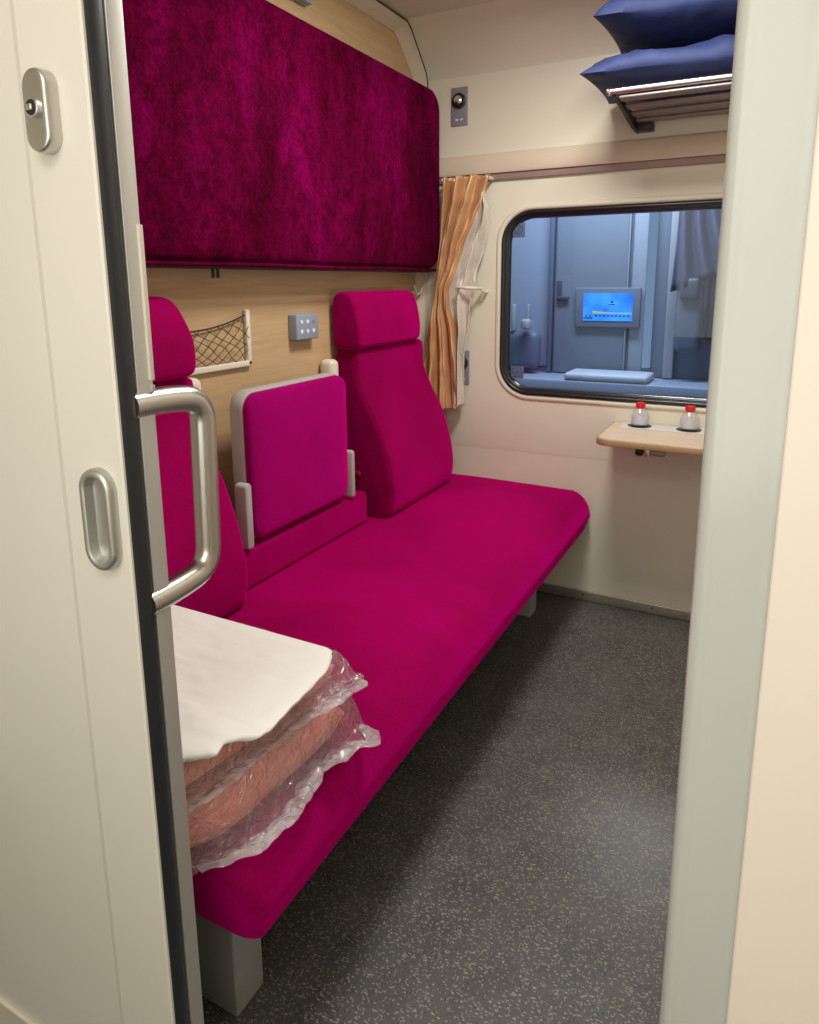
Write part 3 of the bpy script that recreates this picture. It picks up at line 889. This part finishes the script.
tb = link('tieback', tube(bmesh.new(), catmull([(-1.150, 2.612, 1.272), (-1.13, 2.600, 1.277), (-1.10, 2.600, 1.276), (-1.078, 2.625, 1.274), (-1.070, 2.69, 1.272)], 6), .0065, 10), M['white_plastic'], cur)
link('tieback_hook', tube(bmesh.new(), catmull([(-1.062, D, 1.262), (-1.062, 2.69, 1.257), (-1.062, 2.668, 1.262), (-1.062, 2.665, 1.276)], 5), .006, 8), M['white_plastic'], cur)
bm = bmesh.new()
for k in range(7):
    box(bm, -1.232+k*.031, -1.224+k*.031, 2.636, 2.712, 1.690, 1.702, r=.001)
link('glider_hooks', bm, M['white_plastic'], cur)

# ------------------------------------------------------------------ table
tbl = thing('wall_table', 'small pale oak table fixed under the window', 'table', (-.2, 2.6, .74))
def tabletop():
    bm = bmesh.new()
    ztop, zb = .765, .742
    pts = []
    xa, xb, ya, yb, r = -.530, .12, 2.375, D-.001, .05
    def arc(cx_, cy_, a0, a1, r, n=8): return [(cx_+r*math.cos(math.radians(a0+(a1-a0)*k/n)), cy_+r*math.sin(math.radians(a0+(a1-a0)*k/n))) for k in range(n+1)]
    pts = arc(xa+r, ya+r, 180, 270, r)+arc(xb-r, ya+r, 270, 360, r)+[(xb, yb), (xa, yb)]
    return prism(pts, 2, zb, ztop, r=.004, seg=2)
tt = link('tabletop', tabletop(), M['tableedge'], tbl, angle=40)
bm = bmesh.new()
def arc(cx_, cy_, a0, a1, r, n=8): return [(cx_+r*math.cos(math.radians(a0+(a1-a0)*k/n)), cy_+r*math.sin(math.radians(a0+(a1-a0)*k/n))) for k in range(n+1)]
pts = arc(-.475, 2.430, 180, 270, .048)+arc(.068, 2.430, 270, 360, .048)+[(.116, D-.004), (-.523, D-.004)]
link('laminate_top', prism(pts, 2, .7645, .7662), M['table'], tt, smooth=False)
M['insert'] = paint('pale_grey_insert', srgb(206, 208, 206), 0.35)
link('cup_tray', B(-.492, .06, 2.600, 2.700, .7662, .7680, r=.0006, seg=1), M['insert'], tbl, smooth=False)
for x in (-.424, -.252):
    c = link('cup_hole', lathe(bmesh.new(), [(.043, 0), (.043, .0012), (.037, .0016)], (x, 2.655, .7680), 24), M['black'], tbl)
link('support_rail', B(-.470, .08, 2.46, 2.70, .724, .742, r=.003), M['tableedge'], tbl)
lt = link('latch', lathe(bmesh.new(), [(.014, -.012), (.017, -.006), (.017, .006), (.012, .014)], (-.385, 2.44, .722), 16, 'X'), M['black'], tbl)
link('latch_lever', B(-.365, -.300, 2.425, 2.455, .712, .732, r=.004), M['railmetal'], lt)
link('latch_boss', B(-.365, -.350, 2.422, 2.458, .708, .738, r=.002), M['brass'], lt)

# bottles
def bottle(x, y, label):
    t = thing('water_bottle', label, 'bottle', (x, y, .7662), 'small red-capped water bottles on the table')
    z = .772
    b = lathe(bmesh.new(), [(.028, 0), (.0315, .004), (.0315, .034), (.030, .040), (.024, .052), (.014, .064), (.0125, .066), (.0125, .074)], (x, y, z), 12)
    link('bottle_body', b, M['bottle'], t, angle=30)
    link('bottle_label', lathe(bmesh.new(), [(.0300, 0), (.0300, .026)], (x, y, z+.006), 18), M['water'], t)
    link('cap', lathe(bmesh.new(), [(.0165, 0), (.0175, .002), (.0175, .014), (.0160, .018), (.010, .0185)], (x, y, z+.066), 20), M['red'], t)
    link('neck_ring', lathe(bmesh.new(), [(.0145, 0), (.0145, .003)], (x, y, z+.062), 16), M['red'], t)
bottle(-.424, 2.655, 'red-capped clear bottle at the left end of the table')
bottle(-.252, 2.655, 'red-capped clear bottle beside the right door jamb')

# ------------------------------------------------------------------ rack with two pillows
rk = thing('luggage_rack', 'metal slatted luggage rack on the window wall under navy pillows', 'rack', (-.1, D, 1.84))
bm = bmesh.new(); tube(bm, [(-.508, 2.300, 1.862), (.40, 2.300, 1.862)], .0095, 14)
link('front_rail', bm, M['chrome'], rk, angle=60)
link('rail_cap', lathe(bmesh.new(), [(.012, 0), (.0125, .006), (.010, .010)], (-.518, 2.300, 1.862), 16, 'X'), M['chrome'], rk)
for k in range(4):
    y = 2.335+k*.098
    link('slat', B(-.492, .40, y, y+.046, 1.846-.003*k, 1.857-.003*k, r=.005, seg=3), M['railmetal'], rk)
for x in (-.498, .30):
    link('bracket', prism([(2.296, 1.860), (2.305, 1.848), (2.52, 1.824), (2.62, 1.814), (D, 1.812), (D, 1.850), (2.5, 1.858)], 0, x-.006, x+.006, r=.002), M['black'], rk)
link('bracket_foot', B(-.506, -.440, 2.66, D, 1.812, 1.842, r=.006), M['black'], rk)

def pillow(label, cx_, cy_, zb, hx, hy, h, seed, droop, sk=0):
    bm = bmesh.new()
    n = 56
    def P(s):
        def f(u, v):
            a = 2*u-1; b = 2*v-1
            # pinched outline with pointed corners
            ex = 1-.035*(1-abs(b)**2.2) ; ey = 1-.07*(1-abs(a)**2.2)
            x = cx_+a*hx*ex; y = cy_+b*hy*ey + sk*a
            t = ((1-abs(a)**3.2)*(1-abs(b)**2.6))
            z_ = s
            t = max(t, 0)**.45; tb_ = max(0, (1-abs(a)**1.5)*(1-abs(b)**2.6))**.6
            wr = .012*nz(x*8+seed, y*9, seed)+.020*max(0, nz(x*13+seed+y*6, y*7, z_*3+seed))+.010*abs(nz(x*30+y*14, y*16+seed, seed))
            edge = .5
            z = zb+h*edge*(.85 if droop else .75)
            if s > 0: z += h*(.56)*t+wr*min(1, t*3)
            else: z -= h*(.36)*tb_ - wr*.5*min(1, t*3)
            z += -.014*max(0, -a-.72)*4*0
            return (x, y, z)
        return f
    V1 = grid(bm, n, n, P(1)); V2 = grid(bm, n, n, P(-1))
    bmesh.ops.remove_doubles(bm, verts=bm.verts[:], dist=.0006)
    return tag(link('pillow', bm, M['navy'], angle=80), label, 'pillow', 'navy pillows on the luggage rack')
pillow('lower navy pillow lying on the rack bars', -.230, 2.475, 1.862, .368, .210, .125, 3.1, True)
pillow('upper navy pillow on top of the other one, at the picture top', -.210, 2.475, 1.998, .352, .215, .165, 8.7, True)

# ------------------------------------------------------------------ bedding pile on the bench
def slab(outline_front, xb, ya, yb, z0, z1, seed, amp=.006, roll=.04, n=(46, 34), far_round=.03):
    """soft folded textile: front edge x(y), rounded front roll"""
    bm = bmesh.new()
    nu, nv = n
    loops = []
    for i in range(nu+1):
        y = ya+(yb-ya)*i/nu
        xf = knots(y, outline_front)
        e = min(1, (yb-y)/far_round); e = math.sqrt(max(0, 1-(1-e)**2))
        e2 = min(1, (y-ya)/far_round); e2 = math.sqrt(max(0, 1-(1-e2)**2)); e = min(e, e2)
        zm = (z0+z1)/2; h = (z1-z0)/2*max(e, .05)
        pts = []
        for k in range(nv):                               # top, back to front
            u = k/(nv-1); x = xb+(xf-roll-xb)*u
            pts.append((x, y, zm+h+amp*nz(x*9, y*7, seed)*e))
        for k in range(1, 10):
            a = math.radians(90-180*k/10)
            pts.append((xf-roll+roll*math.cos(a)+amp*.7*nz(k*.3, y*9, seed+2), y, zm+h*math.sin(a)))
        pts.append((xf-roll, y, zm-h)); pts.append((xb, y, zm-h))
        loops.append([bm.verts.new(p) for p in pts])
    m_ = len(loops[0])
    for a, b in zip(loops, loops[1:]):
        for k in range(m_): bm.faces.new((a[k], a[(k+1) % m_], b[(k+1) % m_], b[k]))
    bm.faces.new(loops[0][::-1]); bm.faces.new(loops[-1])
    return bm

def film(fr_in, fr_out, xb, ya, yb, yfar, ztop, zfl, zbase, seed, crumple):
    """top film over the blanket falling to a crumpled flange along the front and far edges"""
    bm = bmesh.new(); nu, nv = 150, 100
    def f(u, v):
        y = ya+(yfar-ya)*u
        xo = knots(y, fr_out); xin = min(knots(y, fr_in), xo-.004)
        yy = (y-yb)/(yfar-yb) if y > yb else 0
        if v < .55:
            s = v/.55; x = xb+(xin-.02-xb)*s
            z = ztop-(ztop-zfl)*(yy**1.6)
            z += .004*nz(x*14, y*11, seed)+.003*abs(nz(x*40+y*30, y*38-x*14, seed))
        else:
            s = (v-.55)/.45; x = (xin-.02)+(xo-xin+.02)*s
            drop = math.sin(min(1, s*1.45)*math.pi/2)
            z = ztop-(ztop-zfl)*max(drop**2.4, yy**1.6)
            z += crumple*(.3+s)*nz(x*24+seed, y*21, seed+5)+crumple*(.25+.5*s)*abs(nz(x*55+seed, y*48+x*20, seed+5))
        if u > .96: z += crumple*.6*nz(x*30, 1, seed)
        return (x+crumple*.8*s*nz(y*26, seed, 2) if v >= .55 else x, y+crumple*1.2*(u > .97)*nz(x*22, seed, 9), max(z, zbase))
    grid(bm, nu, nv, f)
    return bm

def gathered_edge(front, yrange, z, seed, w=.016):
    bm = bmesh.new(); ya, yb = yrange
    def f(u, v):
        y = ya+(yb-ya)*u; x = knots(y, front)
        s = (v-.5)*2
        ww = w*(.55+.7*abs(nz(y*23, seed))+.35*u)
        return (x-ww*1.4*(1-v)+w*.25+.004*nz(y*34, seed, 0)*(v)+.0012*nz(y*90, seed), y+.004*nz(y*60, seed, 5)*v, z+.007*max(0, nz(y*22, seed))+.004*nz(y*60, v*2, seed)*(.4+v)+.003-.004*abs(s))
    grid(bm, 180, 8, f)
    return bm

# lower packet
lo = thing('bagged_blanket', 'lower pink blanket in a clear plastic bag, lying on the bench', 'blanket', (-.9, .8, .482), 'pink blankets in plastic bags on the bench')
f_in = [(.52, -.71), (.60, -.682), (.655, -.652), (.70, -.645), (.78, -.642), (.86, -.636), (.93, -.638), (1.0, -.66)]
link('blanket', slab(f_in, -1.125, .545, .960, .490, .570, 4.0, .006, .045, far_round=.05), M['pink'], lo, angle=80)
f_o = [(.52, -.69), (.60, -.655), (.635, -.628), (.665, -.605), (.735, -.597), (.82, -.608), (.855, -.620), (.893, -.600), (.928, -.600), (.955, -.570), (.99, -.600), (1.03, -.64)]
f_i2 = [(a, b+.014) for a, b in f_in]
link('plastic_bag', film(f_i2, f_o, -1.13, .54, .955, 1.0, .586, .493, .4885, 1.3, .011), M['film'], lo, angle=80)
link('bag_edge', gathered_edge([(a, b+.002) for a, b in f_o], (.60, .985), .494, 2.2, .026), M['seam'], lo, angle=80)
# upper packet
hi = thing('bagged_blanket', 'upper pink blanket in a clear plastic bag, right under the white sheet', 'blanket', (-.9, .8, .59), 'pink blankets in plastic bags on the bench')
g_in = [(.52, -.694), (.60, -.684), (.72, -.670), (.85, -.660), (.93, -.656), (1.0, -.67)]
link('blanket', slab(g_in, -1.125, .55, .965, .594, .633, 9.0, .004, .022, far_round=.05), M['pink'], hi, angle=80)
g_o = [(.52, -.685), (.605, -.664), (.64, -.654), (.71, -.648), (.826, -.640), (.92, -.616), (.973, -.606), (1.0, -.622), (1.03, -.64)]
link('plastic_bag', film([(a, b+.012) for a, b in g_in], g_o, -1.13, .545, .965, .995, .644, .592, .588, 5.7, .006), M['film'], hi, angle=80)
link('bag_edge', gathered_edge(g_o, (.57, .985), .588, 6.1, .022), M['seam'], hi, angle=80)
# sheet on top: three folded layers
sh = thing('folded_sheet', 'white folded bed sheet on top of the pink blankets', 'sheet', (-.9, .8, .645))
SF = [(.54, -.720), (.604, -.680), (.629, -.654), (.637, -.642), (.660, -.650), (.677, -.638), (.698, -.616), (.714, -.613), (.740, -.613), (.795, -.618), (.840, -.621), (.884, -.626), (.925, -.643), (.945, -.656), (.975, -.660)]
def sheet_layer(dz, d, seed, th, yb):
    bm = bmesh.new(); nu, nv = 110, 80
    def top(u, v):
        y = .54+(yb-.54)*u; xf = knots(y, SF)-d+.0015*nz(y*30, seed)
        x = -1.135+(xf+1.135)*v
        far = max(0, (u-.94)/.06)
        fr = (y-.54)/(yb-.54)
        z = dz+.0035*nz(x*5, y*5, 8)+.011*max(0, nz(x*6-y*6, x*3+y*17, 11))**1.2+.004*max(0, nz(x*14-y*12, x*6+y*40, 3))
        z = dz+(z-dz)*(1-fr**8)
        z -= .004*max(0, (v-.96)/.04)**2 + .002*far**2
        return Vector((x, y, z))
    V = grid(bm, nu, nv, lambda u, v: top(u, v))
    W = grid(bm, nu, nv, lambda u, v: top(u, v)-Vector((0, 0, th)))
    for i in range(nu):
        bm.faces.new((V[i][nv], V[i+1][nv], W[i+1][nv], W[i][nv]))
        bm.faces.new((V[i][0], V[i+1][0], W[i+1][0], W[i][0]))
    for j in range(nv):
        bm.faces.new((V[nu][j], V[nu][j+1], W[nu][j+1], W[nu][j])); bm.faces.new((V[0][j], V[0][j+1], W[0][j+1], W[0][j]))
    return bm
link('sheet_fold', sheet_layer(.6520, .012, 2.0, .003, .950), M['sheet'], sh, angle=70)
link('sheet_fold', sheet_layer(.6560, .006, 5.0, .003, .948), M['sheet'], sh, angle=70)
link('sheet_fold', sheet_layer(.6600, .000, 8.0, .003, .947), M['sheet'], sh, angle=70)
